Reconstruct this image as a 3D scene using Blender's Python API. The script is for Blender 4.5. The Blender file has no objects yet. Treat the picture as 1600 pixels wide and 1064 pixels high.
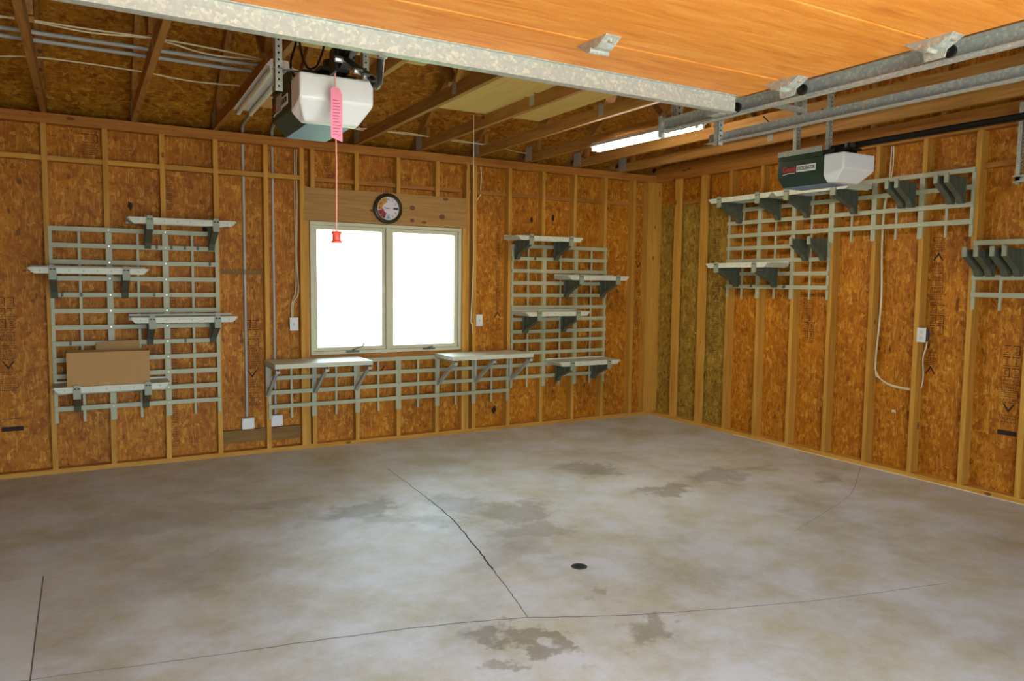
import bpy, bmesh, math, random
from mathutils import Vector, Matrix
random.seed(7)
S = bpy.context.scene
COL = S.collection

# ------------------------------------------------------------------ camera
def cam_rot(yaw, pitch, roll):
    f = Vector((math.sin(yaw) * math.cos(pitch), math.cos(yaw) * math.cos(pitch), math.sin(pitch)))
    r = Vector((math.cos(yaw), -math.sin(yaw), 0)); u = r.cross(f)
    r2 = math.cos(roll) * r + math.sin(roll) * u
    u2 = -math.sin(roll) * r + math.cos(roll) * u
    return Matrix((r2, u2, -f)).transposed()
cd = bpy.data.cameras.new('camera'); cam = bpy.data.objects.new('camera', cd); COL.objects.link(cam)
cam.matrix_world = Matrix.Translation((-5.77, -6.7445, 1.5448)) @ cam_rot(.5218, -.0790, .0117).to_4x4()
cd.sensor_width = 36; cd.lens = 1165.9 / 1600 * 36; cd.clip_start = .02; cd.clip_end = 200
S.camera = cam
# ------------------------------------------------------------------ light, exposure
S.view_settings.view_transform = 'Standard'; S.view_settings.look = 'None'
S.view_settings.gamma = 1; S.view_settings.use_curve_mapping = False
S.view_settings.exposure = EXPO = 1.5
w = bpy.data.worlds.new('overcast_sky'); S.world = w; w.use_nodes = True
wn = w.node_tree.nodes; wl = w.node_tree.links
bg = wn['Background']; bg.inputs['Color'].default_value = (.66, .84, 1.0, 1); bg.inputs['Strength'].default_value = 5.6
sd = bpy.data.lights.new('sun', 'SUN'); sd.energy = 8.5; sd.angle = math.radians(3); sd.color = (1, .97, .90)
sun = bpy.data.objects.new('sun', sd); COL.objects.link(sun)
sun.rotation_euler = Vector((.35, .42, -1.35)).to_track_quat('-Z', 'Y').to_euler()
def portal(name, loc, rot, sx, sy):
    d = bpy.data.lights.new(name, 'AREA'); d.shape = 'RECTANGLE'; d.size = sx; d.size_y = sy
    d.cycles.is_portal = True
    o = bpy.data.objects.new(name, d); COL.objects.link(o); o.location = loc; o.rotation_euler = rot
portal('door_sky_portal', (-4.85, -7.47, 1.065), (math.radians(90), 0, 0), 2.74, 2.13)
portal('window_sky_portal', (-3.23, .16, 1.46), (math.radians(-90), 0, 0), 1.5, 1.2)

# ------------------------------------------------------------------ materials
def lin(h):
    c = [int(h[i:i + 2], 16) / 255 for i in (0, 2, 4)]
    return tuple(x / 12.92 if x <= .04045 else ((x + .055) / 1.055) ** 2.4 for x in c) + (1,)
class NT:
    def __init__(s, name):
        s.m = bpy.data.materials.new(name); s.m.use_nodes = True
        s.n = s.m.node_tree.nodes; s.l = s.m.node_tree.links; s.p = s.n['Principled BSDF']
    def new(s, t, **k):
        n = s.n.new(t)
        for a, v in k.items(): setattr(n, a, v)
        return n
    def set(s, n, i, v):
        if hasattr(v, 'is_linked') or isinstance(v, bpy.types.NodeSocket): s.l.new(v, n.inputs[i])
        else: n.inputs[i].default_value = v
    def pos(s): return s.new('ShaderNodeNewGeometry').outputs['Position']
    def obj(s, rnd=True):
        o = s.new('ShaderNodeTexCoord').outputs['Object']
        if not rnd: return o
        i = s.new('ShaderNodeObjectInfo').outputs['Random']
        m = s.math('MULTIPLY', i, 57.3)
        v = s.new('ShaderNodeVectorMath', operation='ADD'); s.l.new(o, v.inputs[0]); s.l.new(m, v.inputs[1]); return v.outputs[0]
    def map(s, v, scale=(1, 1, 1), rot=(0, 0, 0), loc=(0, 0, 0), typ='POINT'):
        n = s.new('ShaderNodeMapping', vector_type=typ); s.l.new(v, n.inputs[0])
        n.inputs['Location'].default_value = loc; n.inputs['Rotation'].default_value = rot; n.inputs['Scale'].default_value = scale
        return n.outputs[0]
    def math(s, op, a, b=0., c=None, clamp=False):
        n = s.new('ShaderNodeMath', operation=op, use_clamp=clamp); s.set(n, 0, a); s.set(n, 1, b)
        if c is not None: s.set(n, 2, c)
        return n.outputs[0]
    def noise(s, v, scale, detail=4, rough=.55, dist=0., col=False):
        n = s.new('ShaderNodeTexNoise'); s.l.new(v, n.inputs['Vector'])
        n.inputs['Scale'].default_value = scale; n.inputs['Detail'].default_value = detail
        n.inputs['Roughness'].default_value = rough; n.inputs['Distortion'].default_value = dist
        return n.outputs['Color' if col else 'Fac']
    def ramp(s, f, stops, interp='LINEAR'):
        n = s.new('ShaderNodeValToRGB'); n.color_ramp.interpolation = interp; s.l.new(f, n.inputs[0])
        e = n.color_ramp.elements
        while len(e) < len(stops): e.new(.5)
        for x, (p, c) in zip(e, stops):
            x.position = p; x.color = lin(c) if isinstance(c, str) else ((c, c, c, 1) if not isinstance(c, tuple) else c)
        return n.outputs[0]
    def mix(s, f, a, b, blend='MIX'):
        n = s.new('ShaderNodeMix', data_type='RGBA', blend_type=blend); s.set(n, 0, f); s.set(n, 6, a); s.set(n, 7, b)
        return n.outputs[2]
    def fin(s, col, rough=.7, metal=0., bump=None, bs=.3, bd=.01, spec=None):
        s.set(s.p, 'Base Color', col); s.set(s.p, 'Roughness', rough); s.set(s.p, 'Metallic', metal)
        if spec is not None: s.p.inputs['Specular IOR Level'].default_value = spec
        if bump is not None:
            b = s.new('ShaderNodeBump'); b.inputs['Strength'].default_value = bs; b.inputs['Distance'].default_value = bd
            s.l.new(bump, b.inputs['Height']); s.l.new(b.outputs[0], s.p.inputs['Normal'])
        return s.m
def flat(name, h, rough=.6, metal=0., var=.06, spec=None):
    t = NT(name); n = t.noise(t.obj(False), 14, 3)
    c = t.mix(t.math('MULTIPLY', n, var * 2), lin(h), (0, 0, 0, 1))
    return t.fin(c, rough, metal, spec=spec)
def osb(name, palette, rot=(0, 0, 0)):
    t = NT(name); p = t.map(t.pos(), rot=rot)
    def flakes(v, sc, stretch, ang):
        q = t.map(v, rot=ang); q = t.map(q, scale=stretch)
        q2 = t.new('ShaderNodeVectorMath', operation='ADD'); t.l.new(q, q2.inputs[0])
        nn = t.new('ShaderNodeVectorMath', operation='SCALE'); t.l.new(t.noise(q, sc * .8, 2, col=True), nn.inputs[0]); nn.inputs[3].default_value = .9 / sc
        t.l.new(nn.outputs[0], q2.inputs[1])
        n = t.new('ShaderNodeTexVoronoi', feature='F1'); t.l.new(q2.outputs[0], n.inputs['Vector']); n.inputs['Scale'].default_value = sc
        s = t.new('ShaderNodeSeparateColor'); t.l.new(n.outputs['Color'], s.inputs[0])
        return s.outputs[0], n.outputs['Distance']
    a, da = flakes(p, 30, (1, 1, .24), (0.35, 0.35, 0))
    b, db = flakes(p, 34, (1, 1, .26), (-.40, -.5, 0))
    c, dc = flakes(p, 24, (1, 1, .42), (1.2, 1.1, 0))
    k1 = t.math('GREATER_THAN', t.noise(p, 19, 2), .5); k2 = t.math('GREATER_THAN', t.noise(t.map(p, loc=(3, 1, 8)), 15, 2), .54)
    f = t.mix(k1, a, b); f = t.mix(k2, f, c)
    g = t.noise(t.map(p, scale=(1, 1, .3)), 55, 4, .65)
    f = t.math('ADD', t.math('MULTIPLY', f, .60), t.math('MULTIPLY', g, .44))
    palette_hi = lin(palette[-1][1]); col = t.ramp(f, palette)
    big = t.noise(p, 2.2, 4); col = t.mix(.6, col, t.ramp(big, [(.3, (.80, .70, .60, 1)), (.7, (1.12, 1.10, 1.05, 1))]), 'MULTIPLY')
    med = t.noise(t.map(p, scale=(1, 1, .6)), 7, 3); col = t.mix(.5, col, t.ramp(med, [(.35, (.84, .76, .66, 1)), (.6, (1.06, 1.06, 1.06, 1))]), 'MULTIPLY')
    stk = t.noise(t.map(p, scale=(1, 1, .13), rot=(.2, .25, 0)), 70, 2); col = t.mix(t.math('MULTIPLY', t.math('GREATER_THAN', stk, .60), .35), col, palette_hi)
    stk2 = t.noise(t.map(p, scale=(1, 1, .16), rot=(-.35, -.3, 0), loc=(4, 4, 4)), 60, 2); col = t.mix(t.math('MULTIPLY', t.math('GREATER_THAN', stk2, .62), .35), col, lin('84420a'))
    sp = t.math('GREATER_THAN', t.noise(t.map(p, scale=(1, 1, .45), rot=(.3, .3, 0)), 15, 1), .745); col = t.mix(t.math('MULTIPLY', sp, .6), col, lin('4a1e0a'))
    return t.fin(col, .62, bump=f, bs=.25, bd=.004, spec=.3)
PAL = [(.10, '6c3602'), (.26, 'a05c04'), (.5, 'af6a08'), (.74, 'bc7910'), (.92, 'dea844')]
M_OSB = osb('osb_sheathing', PAL)
M_OSBG = osb('greenish_osb_sheathing', [(.12, '5c4210'), (.3, '8c6a1e'), (.5, '9c7a28'), (.72, 'aa8832'), (.92, 'c8a650')])
M_ROOF = osb('roof_osb_sheathing', [(.12, '6f3e08'), (.3, 'a06010'), (.5, 'ae7018'), (.72, 'bc8222'), (.9, 'd6a548')], rot=(0, math.pi / 2, 0))
def wood(name, axis, c0, c1, c2, knots=True, rough=.65, rnd=True):
    t = NT(name); v = t.obj(rnd); sc = [9, 9, 9]; sc[axis] = .55
    q = t.map(v, scale=sc); n = t.noise(q, 4, 5, .6, .6)
    fine = [60, 60, 60]; fine[axis] = 2.5; n2 = t.noise(t.map(v, scale=fine), 1.6, 3)
    f = t.math('ADD', t.math('MULTIPLY', n, .75), t.math('MULTIPLY', n2, .25))
    col = t.ramp(f, [(.3, c0), (.5, c1), (.72, c2)])
    i = t.new('ShaderNodeObjectInfo').outputs['Random']
    col = t.mix(.6, col, t.ramp(i, [(0, (.80, .74, .70, 1)), (1, (1.12, 1.10, 1.06, 1))]), 'MULTIPLY')
    if knots:
        ks = [5, 5, 5]; ks[axis] = 2.4
        k = t.new('ShaderNodeTexVoronoi', feature='F1'); t.l.new(t.map(v, scale=ks), k.inputs['Vector']); k.inputs['Scale'].default_value = 1.2
        kk = t.math('LESS_THAN', k.outputs['Distance'], .085); col = t.mix(t.math('MULTIPLY', kk, .7), col, lin('4f2408'))
    return t.fin(col, rough, bump=f, bs=.12, bd=.003, spec=.3)
STUD = [wood('stud_pine_%s' % 'xyz'[a], a, 'ae7628', 'c69036', 'd4a44a') for a in range(3)]
TRUS = [wood('truss_lumber_%s' % 'xyz'[a], a, '94602a', 'ad7a3a', 'bf8f4c') for a in range(3)]
PLATE = [wood('plate_lumber_%s' % 'xyz'[a], a, '965820', 'ac6f2a', 'bb8438') for a in range(3)]
M_HEAD = wood('header_pine', 0, '946836', 'ad8246', 'ba9054')
M_OLD = wood('weathered_board', 0, '6a4a20', '82602c', '967238')
M_PLY = wood('yellow_plywood', 1, 'cfa65c', 'dab46c', 'e2c07c', knots=False)
def doorwood():
    t = NT('varnished_door_plywood'); v = t.pos()
    n = t.noise(t.map(v, scale=(.7, 6, 6)), 3.2, 6, .62, 1.4); n2 = t.noise(t.map(v, scale=(2.5, 70, 70)), 1.5, 3)
    f = t.math('ADD', t.math('MULTIPLY', n, .8), t.math('MULTIPLY', n2, .2))
    col = t.ramp(f, [(.25, 'b05a1c'), (.42, 'de862e'), (.58, 'ea9840'), (.78, 'f4b360')])
    sp = t.noise(v, 160, 2); col = t.mix(t.math('MULTIPLY', t.math('GREATER_THAN', sp, .66), .35), col, lin('b0561a'))
    return t.fin(col, .5, bump=n2, bs=.1, bd=.002, spec=.35)
M_DOOR = doorwood()
def galv():
    t = NT('galvanised_steel'); v = t.obj(False)
    n = t.new('ShaderNodeTexVoronoi'); t.l.new(v, n.inputs['Vector']); n.inputs['Scale'].default_value = 110
    s = t.new('ShaderNodeSeparateColor'); t.l.new(n.outputs['Color'], s.inputs[0])
    c = t.ramp(s.outputs[0], [(0, 'a4a69c'), (.7, 'afb0a2'), (1, 'c6c4ae')])
    return t.fin(c, .45, .35)
M_GALV = galv()
M_GRID = flat('grey_grid_plastic', 'b2b08c', .5)
M_SHELF = flat('pale_grey_shelf_plastic', 'd0cfb4', .45)
M_BRK = flat('dark_green_grey_bracket_plastic', '5a5d4a', .5)
M_CAP = flat('olive_grey_clip_plastic', '94977a', .5)
M_STEELPAINT = flat('grey_painted_steel', 'b4b3a2', .45)
M_WHITE = flat('white_plastic', 'e4e2da', .4)
M_OGREEN = flat('dark_green_housing', '26382a', .42)
M_OBOT = flat('blue_grey_underside', '7389a8', .5)
M_BLACK = flat('black_metal', '15140f', .4)
M_BLACKC = flat('black_cable_rubber', '120f0b', .5)
M_CARD = flat('brown_cardboard', 'b98d54', .8)
M_COND = flat('grey_pvc_conduit', 'b0b2aa', .45)
M_ROMEX = flat('cream_cable_sheath', 'e8dab0', .5)
M_WFRAME = flat('cream_window_vinyl', 'd2cca8', .45)
M_RED = flat('red_orange_handle', 'f2543a', .45)
M_ROPE = flat('red_white_cord', 'ee9a86', .7)
M_PINK = flat('pink_tag_card', 'f58fa0', .6)
M_INK = flat('black_ink', '2b1608', .8)
M_FADE = flat('faded_ink', '361a07', .8)
M_DARK = flat('dark_opening', '0c0a07', .9)
M_BOLT = flat('zinc_bolt', 'c9ccc6', .3, .8)
def glassm():
    t = NT('window_glass'); t.n.remove(t.p)
    g = t.new('ShaderNodeBsdfTransparent'); g.inputs[0].default_value = (.93, .96, .94, 1)
    gl = t.new('ShaderNodeBsdfGlossy'); gl.inputs['Roughness'].default_value = .03
    fr = t.new('ShaderNodeFresnel'); mx = t.new('ShaderNodeMixShader')
    t.l.new(fr.outputs[0], mx.inputs[0]); t.l.new(g.outputs[0], mx.inputs[1]); t.l.new(gl.outputs[0], mx.inputs[2])
    t.l.new(mx.outputs[0], t.n['Material Output'].inputs[0]); return t.m
M_GLASS = glassm()
def emis(name, col, st):
    t = NT(name); t.p.inputs['Emission Color'].default_value = col; t.p.inputs['Emission Strength'].default_value = st
    t.p.inputs['Base Color'].default_value = (.9, .9, .88, 1); return t.m
M_TUBE_ON = emis('lit_tube', (1, .95, .84, 1), 26)
M_TUBE_OFF = flat('unlit_tube', 'e8ead8', .3)
def floorm():
    t = NT('garage_concrete'); v = t.pos()
    wob = t.new('ShaderNodeVectorMath', operation='SCALE'); t.l.new(t.noise(v, 3.5, 6, .65, col=True), wob.inputs[0]); wob.inputs[3].default_value = .7
    vv = t.new('ShaderNodeVectorMath', operation='ADD'); t.l.new(v, vv.inputs[0]); t.l.new(wob.outputs[0], vv.inputs[1])
    vv = t.map(vv.outputs[0], loc=(-.35, -.35, -.35))
    a = t.noise(t.map(v, scale=(1, .7, 1)), 1.3, 7, .6, .4)
    col = t.ramp(a, [(.25, '988f6a'), (.45, 'afa780'), (.6, 'bcb594'), (.78, 'cdc8b0')])
    g = t.noise(v, 90, 3); col = t.mix(.35, col, t.ramp(g, [(.3, (.82, .82, .82, 1)), (.7, (1.12, 1.12, 1.12, 1))]), 'MULTIPLY')
    # whitish efflorescence in large ragged patches
    n3 = t.noise(t.map(v, loc=(5, 2, 0)), 2.3, 6, .7)
    s = t.new('ShaderNodeSeparateXYZ'); t.l.new(v, s.inputs[0])
    wf = t.math('MULTIPLY', t.ramp(n3, [(.36, 0.2), (.62, 1.)]), .55)
    col = t.mix(wf, col, lin('e2e9f8'))
    st = [(-4.22, -2.0, .34, .17, .3, .62), (-4.05, -2.3, .40, .12, -.5, .35), (-3.58, -2.15, .18, .28, .3, .35), (-3.28, -2.5, .26, .22, 0, .42),
          (-3.40, -2.88, .2, .17, 0, .38), (-3.62, -3.1, .5, .12, .3, .2), (-2.15, -1.8, .22, .28, .4, .48), (-2.0, -2.55, .34, .10, 0, .52), (-1.35, -2.45, .3, .22, .2, .42),
          (-4.28, -3.95, .16, .09, -.2, .6), (-4.10, -4.13, .07, .18, .5, .6), (-4.33, -4.2, .10, .05, 0, .45), (-3.62, -4.3, .15, .09, .2, .5), (-3.59, -3.82, .08, .06, 0, .35),
          (-5.4, -1.6, .7, .22, .1, .2), (-5.2, -2.6, .5, .3, .1, .17), (-4.7, -1.55, .4, .1, .1, .28), (-.6, -2.9, .2, .1, .4, .35), (-.95, -2.45, .18, .12, 0, .32), (-1.5, -3.5, .5, .2, .6, .15)]
    m = None
    rag = t.noise(v, 14, 5, .7)
    for cx, cy, rx, ry, an, k in st:
        q = t.map(vv, loc=(cx, cy, 0), rot=(0, 0, an), scale=(rx, ry, 40), typ='TEXTURE')
        L = t.new('ShaderNodeVectorMath', operation='LENGTH'); t.l.new(q, L.inputs[0])
        L2 = t.math('ADD', L.outputs['Value'], t.math('MULTIPLY_ADD', rag, 1.1, -.55))
        r = t.new('ShaderNodeMapRange'); r.clamp = True; t.l.new(L2, r.inputs[0])
        r.inputs[1].default_value = .7; r.inputs[2].default_value = 1.15; r.inputs[3].default_value = k; r.inputs[4].default_value = 0
        m = r.outputs[0] if m is None else t.math('MAXIMUM', m, r.outputs[0])
    col = t.mix(m, col, lin('6e5b32'))
    # paler floor area at the left edge with straight borders
    px = t.math('LESS_THAN', s.outputs[0], -5.99); py = t.math('LESS_THAN', s.outputs[1], -2.3)
    pm = t.math('MULTIPLY', t.math('MULTIPLY', px, py), .55); col = t.mix(pm, col, lin('d6dcd4'))
    ro = t.math('MULTIPLY_ADD', a, .3, .38)
    return t.fin(col, ro, bump=g, bs=.06, bd=.003, spec=.35)
M_FLOOR = floorm()
M_DRIVE = flat('driveway_concrete', 'b9b4a8', .85)
M_LAWN = flat('lawn', '6f8a4a', .9)
M_SOFFIT = flat('painted_soffit', '6e5a40', .8)

# ------------------------------------------------------------------ mesh helpers
class MB:
    def __init__(s): s.v = []; s.f = []; s.mi = []; s.cur = 0
    def quads(s, vs, fs):
        b = len(s.v); s.v += [tuple(x) for x in vs]
        for f in fs: s.f.append([b + i for i in f]); s.mi.append(s.cur)
    def box(s, x0, x1, y0, y1, z0, z1):
        x0, x1 = sorted((x0, x1)); y0, y1 = sorted((y0, y1)); z0, z1 = sorted((z0, z1))
        s.quads([(x0, y0, z0), (x1, y0, z0), (x1, y1, z0), (x0, y1, z0), (x0, y0, z1), (x1, y0, z1), (x1, y1, z1), (x0, y1, z1)],
                [(0, 3, 2, 1), (4, 5, 6, 7), (0, 1, 5, 4), (1, 2, 6, 5), (2, 3, 7, 6), (3, 0, 4, 7)]); return s
    def prism(s, pts, axis, a, b):
        """polygon pts (2-D) extruded along axis from a to b; 2-D coords are the two other axes in xyz order"""
        def P(p, h):
            l = list(p); l.insert(axis, h); return tuple(l)
        n = len(pts); vs = [P(p, a) for p in pts] + [P(p, b) for p in pts]
        fs = [tuple(range(n))[::-1], tuple(range(n, 2 * n))] + [(i, (i + 1) % n, n + (i + 1) % n, n + i) for i in range(n)]
        s.quads(vs, fs); return s
    def beam(s, p, q, w, h, up=(0, 0, 1)):
        p, q = Vector(p), Vector(q); d = (q - p).normalized(); u = Vector(up); x = d.cross(u).normalized(); u = x.cross(d)
        vs = []
        for c in (p, q):
            for a, b in ((-1, -1), (1, -1), (1, 1), (-1, 1)): vs.append(c + x * a * w / 2 + u * b * h / 2)
        s.quads(vs, [(0, 1, 2, 3), (7, 6, 5, 4), (0, 4, 5, 1), (1, 5, 6, 2), (2, 6, 7, 3), (3, 7, 4, 0)]); return s
    def tube(s, pts, r, n=8, cap=True):
        P = [Vector(p) for p in pts]; rings = []
        prev = None
        for i, p in enumerate(P):
            d = ((P[min(i + 1, len(P) - 1)] - P[max(i - 1, 0)])).normalized()
            if prev is None:
                a = d.cross(Vector((0, 0, 1)) if abs(d.z) < .9 else Vector((1, 0, 0))).normalized()
            else: a = (prev - d * prev.dot(d)).normalized()
            prev = a; b = d.cross(a); rr = r[i] if isinstance(r, (list, tuple)) else r
            rings.append([p + rr * (math.cos(2 * math.pi * k / n) * a + math.sin(2 * math.pi * k / n) * b) for k in range(n)])
        vs = [v for R_ in rings for v in R_]; fs = []
        for i in range(len(P) - 1):
            for k in range(n): fs.append((i * n + k, i * n + (k + 1) % n, (i + 1) * n + (k + 1) % n, (i + 1) * n + k))
        if cap: fs += [tuple(range(n))[::-1], tuple(range((len(P) - 1) * n, len(P) * n))]
        s.quads(vs, fs); return s
    def cyl(s, c, axis, r, h, n=24):
        c = Vector(c); d = Vector((0, 0, 0)); d[axis] = h / 2; return s.tube([c - d, c + d], r, n)
    def obj(s, name, mat, parent=None, origin=None, smooth=False, bevel=0):
        """vertices are given in the parent's (or the world's) coordinates"""
        o_ = Vector(origin) if origin is not None else Vector((0, 0, 0))
        me = bpy.data.meshes.new(name); me.from_pydata([tuple(Vector(v) - o_) for v in s.v], [], s.f)
        ms = mat if isinstance(mat, (list, tuple)) else [mat]
        for m in ms: me.materials.append(m)
        for p, i in zip(me.polygons, s.mi): p.material_index = i
        bm = bmesh.new(); bm.from_mesh(me); bmesh.ops.recalc_face_normals(bm, faces=bm.faces)
        bm.to_mesh(me); bm.free()
        if smooth:
            for p in me.polygons: p.use_smooth = True
            me.set_sharp_from_angle(angle=math.radians(40))
        o = bpy.data.objects.new(name, me); COL.objects.link(o); o.location = o_
        if parent: o.parent = parent
        if bevel:
            b = o.modifiers.new('bevel', 'BEVEL'); b.width = bevel; b.segments = 2; b.limit_method = 'ANGLE'
        return o
def tag(o, label=None, cat=None, group=None, kind=None):
    if label: o['label'] = label
    if cat: o['category'] = cat
    if group: o['group'] = group
    if kind: o['kind'] = kind
    return o
def thing(name, label, cat, loc=(0, 0, 0), rz=0, group=None, kind=None):
    o = bpy.data.objects.new(name, None); COL.objects.link(o); o.location = loc; o.rotation_euler = (0, 0, rz); o.empty_display_size = .1
    return tag(o, label, cat, group, kind)
def dup(root, loc=None, rz=None, label=None, group=None):
    r = root.copy(); COL.objects.link(r)
    if loc is not None: r.location = loc
    if rz is not None: r.rotation_euler = (0, 0, rz)
    if label: r['label'] = label
    if group: r['group'] = group
    for ch in list(root.children):
        c = ch.copy(); COL.objects.link(c); c.parent = r
        for g in list(ch.children):
            d = g.copy(); COL.objects.link(d); d.parent = c
    return r
def bez(pts, n=8):
    """Catmull-Rom through pts"""
    P = [Vector(p) for p in pts]; P = [2 * P[0] - P[1]] + P + [2 * P[-1] - P[-2]]; out = []
    for i in range(1, len(P) - 2):
        for k in range(n):
            t = k / n; a, b, c, d = P[i - 1:i + 3]
            out.append(.5 * ((2 * b) + (c - a) * t + (2 * a - 5 * b + 4 * c - d) * t * t + (3 * b - a - 3 * c + d) * t ** 3))
    out.append(P[-2]); return out
def text(name, body, size, mat, parent, loc, rot, sx=1., depth=.0004):
    cu = bpy.data.curves.new('tmp_text', 'FONT'); cu.body = body; cu.size = size; cu.extrude = depth; cu.align_x = 'CENTER'; cu.align_y = 'CENTER'; cu.resolution_u = 3; cu.offset = size * .022
    t = bpy.data.objects.new('tmp_text', cu); COL.objects.link(t)
    me = bpy.data.meshes.new_from_object(t.evaluated_get(bpy.context.evaluated_depsgraph_get()))
    bpy.data.objects.remove(t); bpy.data.curves.remove(cu)
    me.name = name; me.materials.clear(); me.materials.append(mat)
    o = bpy.data.objects.new(name, me); COL.objects.link(o); o.location = loc; o.rotation_euler = rot; o.scale = (sx, 1, 1)
    if parent: o.parent = parent
    return o

# ------------------------------------------------------------------ geometry of the place
SP = .4064; XA = -5.9945; YB = -1.1567
XL, YF = -7.1, -7.35           # left stud face, front stud face
H2, H = 2.697, 2.774
D = .089; SL = .667            # framing depth, roof slope
def studx(j): return XA + SP * j
def study(k): return YB - SP * k

# floor
fl = MB().box(XL - .1, D + .02, YF - .1, D + .02, -.12, 0).obj('floor', M_FLOOR); tag(fl, kind='structure')
def strip(pts, w0, w1, name, lab=None, mat=M_DARK):
    P = [Vector((x, y, 0)) for x, y in pts]; m = MB(); n = len(P); L, R_ = [], []
    for i, p in enumerate(P):
        d = (P[min(i + 1, n - 1)] - P[max(i - 1, 0)]).normalized(); a = Vector((-d.y, d.x, 0)); ww = (w0 + (w1 - w0) * i / (n - 1)) / 2
        L.append(p + a * ww); R_.append(p - a * ww)
    vs = [(v.x, v.y, .0006) for v in L] + [(v.x, v.y, .0006) for v in R_]
    m.quads(vs, [(i, i + 1, n + i + 1, n + i) for i in range(n - 1)])
    return m.obj(name, mat, fl)
def jit(pts, a=.006):
    o = bez([(x, y, 0) for x, y in pts], 14); return [(p.x + random.uniform(-a, a), p.y + random.uniform(-a, a)) for p in o]
M_CRACK = flat('crack_dark', '39342a', .95)  # dark grey-brown of the main floor crack and the drain rim
M_JOINT = flat('worn_joint', '6f6a60', .95)
strip(jit([(-3.643, -1.013), (-3.674, -1.7), (-3.721, -2.36), (-3.817, -2.92), (-3.903, -3.32)], .004), .004, .010, 'crack', mat=M_CRACK)
strip(jit([(-3.903, -3.32), (-3.95, -3.55), (-4.033, -3.902)], .003), .007, .004, 'crack', mat=M_JOINT)
strip(jit([(-6.2, -3.40), (-5.357, -3.584), (-4.93, -3.661), (-4.384, -3.786), (-4.033, -3.902)], .003), .003, .006, 'crack', mat=M_JOINT)
strip(jit([(-4.033, -3.902), (-3.669, -4.077), (-3.196, -4.255), (-2.6, -4.437), (-1.9, -4.6)], .003), .006, .003, 'crack', mat=M_JOINT)
strip(jit([(-.06, -2.806), (-.835, -3.273), (-1.415, -3.494), (-1.939, -3.661)], .004), .003, .002, 'crack', mat=M_JOINT)
strip([(-5.99, -2.3), (-5.99, -3.0), (-5.985, -4.6)], .006, .006, 'patch_edge_line', mat=M_JOINT)  # thin line along the straight border of the paler floor area
dr = thing('floor_drain', 'small dark round drain hole in the concrete floor', 'drain', (-3.467, -3.503, .0))
MB().tube([(0, 0, .0002), (0, 0, .0022)], [.045, .042], 20).obj('rim', M_CRACK, dr)
MB().tube([(0, 0, .0022), (0, 0, .003)], .026, 20).obj('hole', M_DARK, dr)

# outside ground
dv = MB().box(-9, 3, -30, YF - .101, -.16, -.03).obj('driveway_ground', M_DRIVE); tag(dv, kind='structure')
lw = MB().box(-20, 14, D + .13, 30, -.5, -.2).obj('lawn_ground', M_LAWN); tag(lw, kind='structure')

# ---- back wall
WX0, WX1, WZ0, WZ1 = -3.99, -2.475, .85, 2.067
wb = MB()
for a, b, c, d in ((XL - D, WX0, 0, H), (WX1, D + .012, 0, H), (WX0, WX1, 0, WZ0), (WX0, WX1, WZ1, H)):
    wb.box(a, b, D, D + .012, c, d)
wall_back = wb.obj('wall_back', M_OSB); tag(wall_back, kind='structure')
def wpart(name, mat, par, *box): 
    m = MB().box(*box); c = ((box[0] + box[1]) / 2, (box[2] + box[3]) / 2, (box[4] + box[5]) / 2)
    return m.obj(name, mat, par, origin=c)
wpart('bottom_plate', STUD[0], wall_back, XL - D, D, 0, D, 0, .038)
wpart('top_plate', PLATE[0], wall_back, XL - D, D, 0, D, H2, H2 + .038)
wpart('top_plate', PLATE[0], wall_back, XL - D, D, 0, D, H2 + .0385, H)
for j in range(-3, 15):
    x = studx(j); x0, x1 = x - .019, x + .019
    if x0 < XL: x0 = XL; x1 = XL + .038
    if 5 <= j <= 8:
        wpart('cripple_stud', STUD[2], wall_back, x0, x1, .002, D, .038, .812)
        wpart('cripple_stud', STUD[2], wall_back, x0, x1, .002, D, 2.362, H2)
    else:
        wpart('stud', STUD[2], wall_back, x0, x1, 0, D, .038, H2)
for x0, x1, zt in ((-4.078, -4.04, H2), (-4.0395, -4.0, 2.066), (-2.474, -2.436, 2.066), (-2.4355, -2.398, H2)):
    wpart('king_stud', STUD[2], wall_back, x0, x1, -.001, D, .038, zt)
for x0, x1 in ((-.109, -.071), (-.0705, .0505), (.051, D)):
    wpart('corner_stud', STUD[2], wall_back, x0, x1, 0, D, .038, H2)
wpart('window_header', M_HEAD, wall_back, -4.0395, -2.436, .0, D, 2.067, 2.361)
for kx, kz, kr in ((-3.01, 2.235, .022), (-3.01, 2.115, .017), (-2.70, 2.165, .026)):
    MB().prism([(kx + kr * 1.25 * math.cos(a * math.pi / 8), kz + kr * math.sin(a * math.pi / 8)) for a in range(16)], 1, -.0006, .0004).obj('knot', flat('pine_knot', '6e3a14', .6), wall_back)
wpart('rough_sill', PLATE[0], wall_back, -4.0, -2.475, 0, D, .812, .85)
edges = sorted([(studx(j) - .019, studx(j) + .019) for j in range(-2, 15)] + [(-4.078, -4.0), (-2.474, -2.398), (-.109, D)])
for (a0, a1), (b0, b1) in zip(edges, edges[1:]):
    if b0 - a1 < .02: continue
    yy = .004 if a1 < -4.0 else (.03 if a1 < -2.4 else .055)
    wpart('blocking', PLATE[0] if yy > .01 else STUD[0], wall_back, a1 + .001, b0 - .001, yy, D, 2.42, 2.458)
wpart('blocking', M_OLD, wall_back, studx(3) + .02, studx(4) - .02, .05, D, 1.58, 1.618)
wpart('base_board', M_OLD, wall_back, studx(3) + .02, studx(4) - .02, .05, D, .105, .215)
wpart('base_board', M_OLD, wall_back, studx(4) + .02, -4.079, .05, D, .10, .215)
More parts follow.
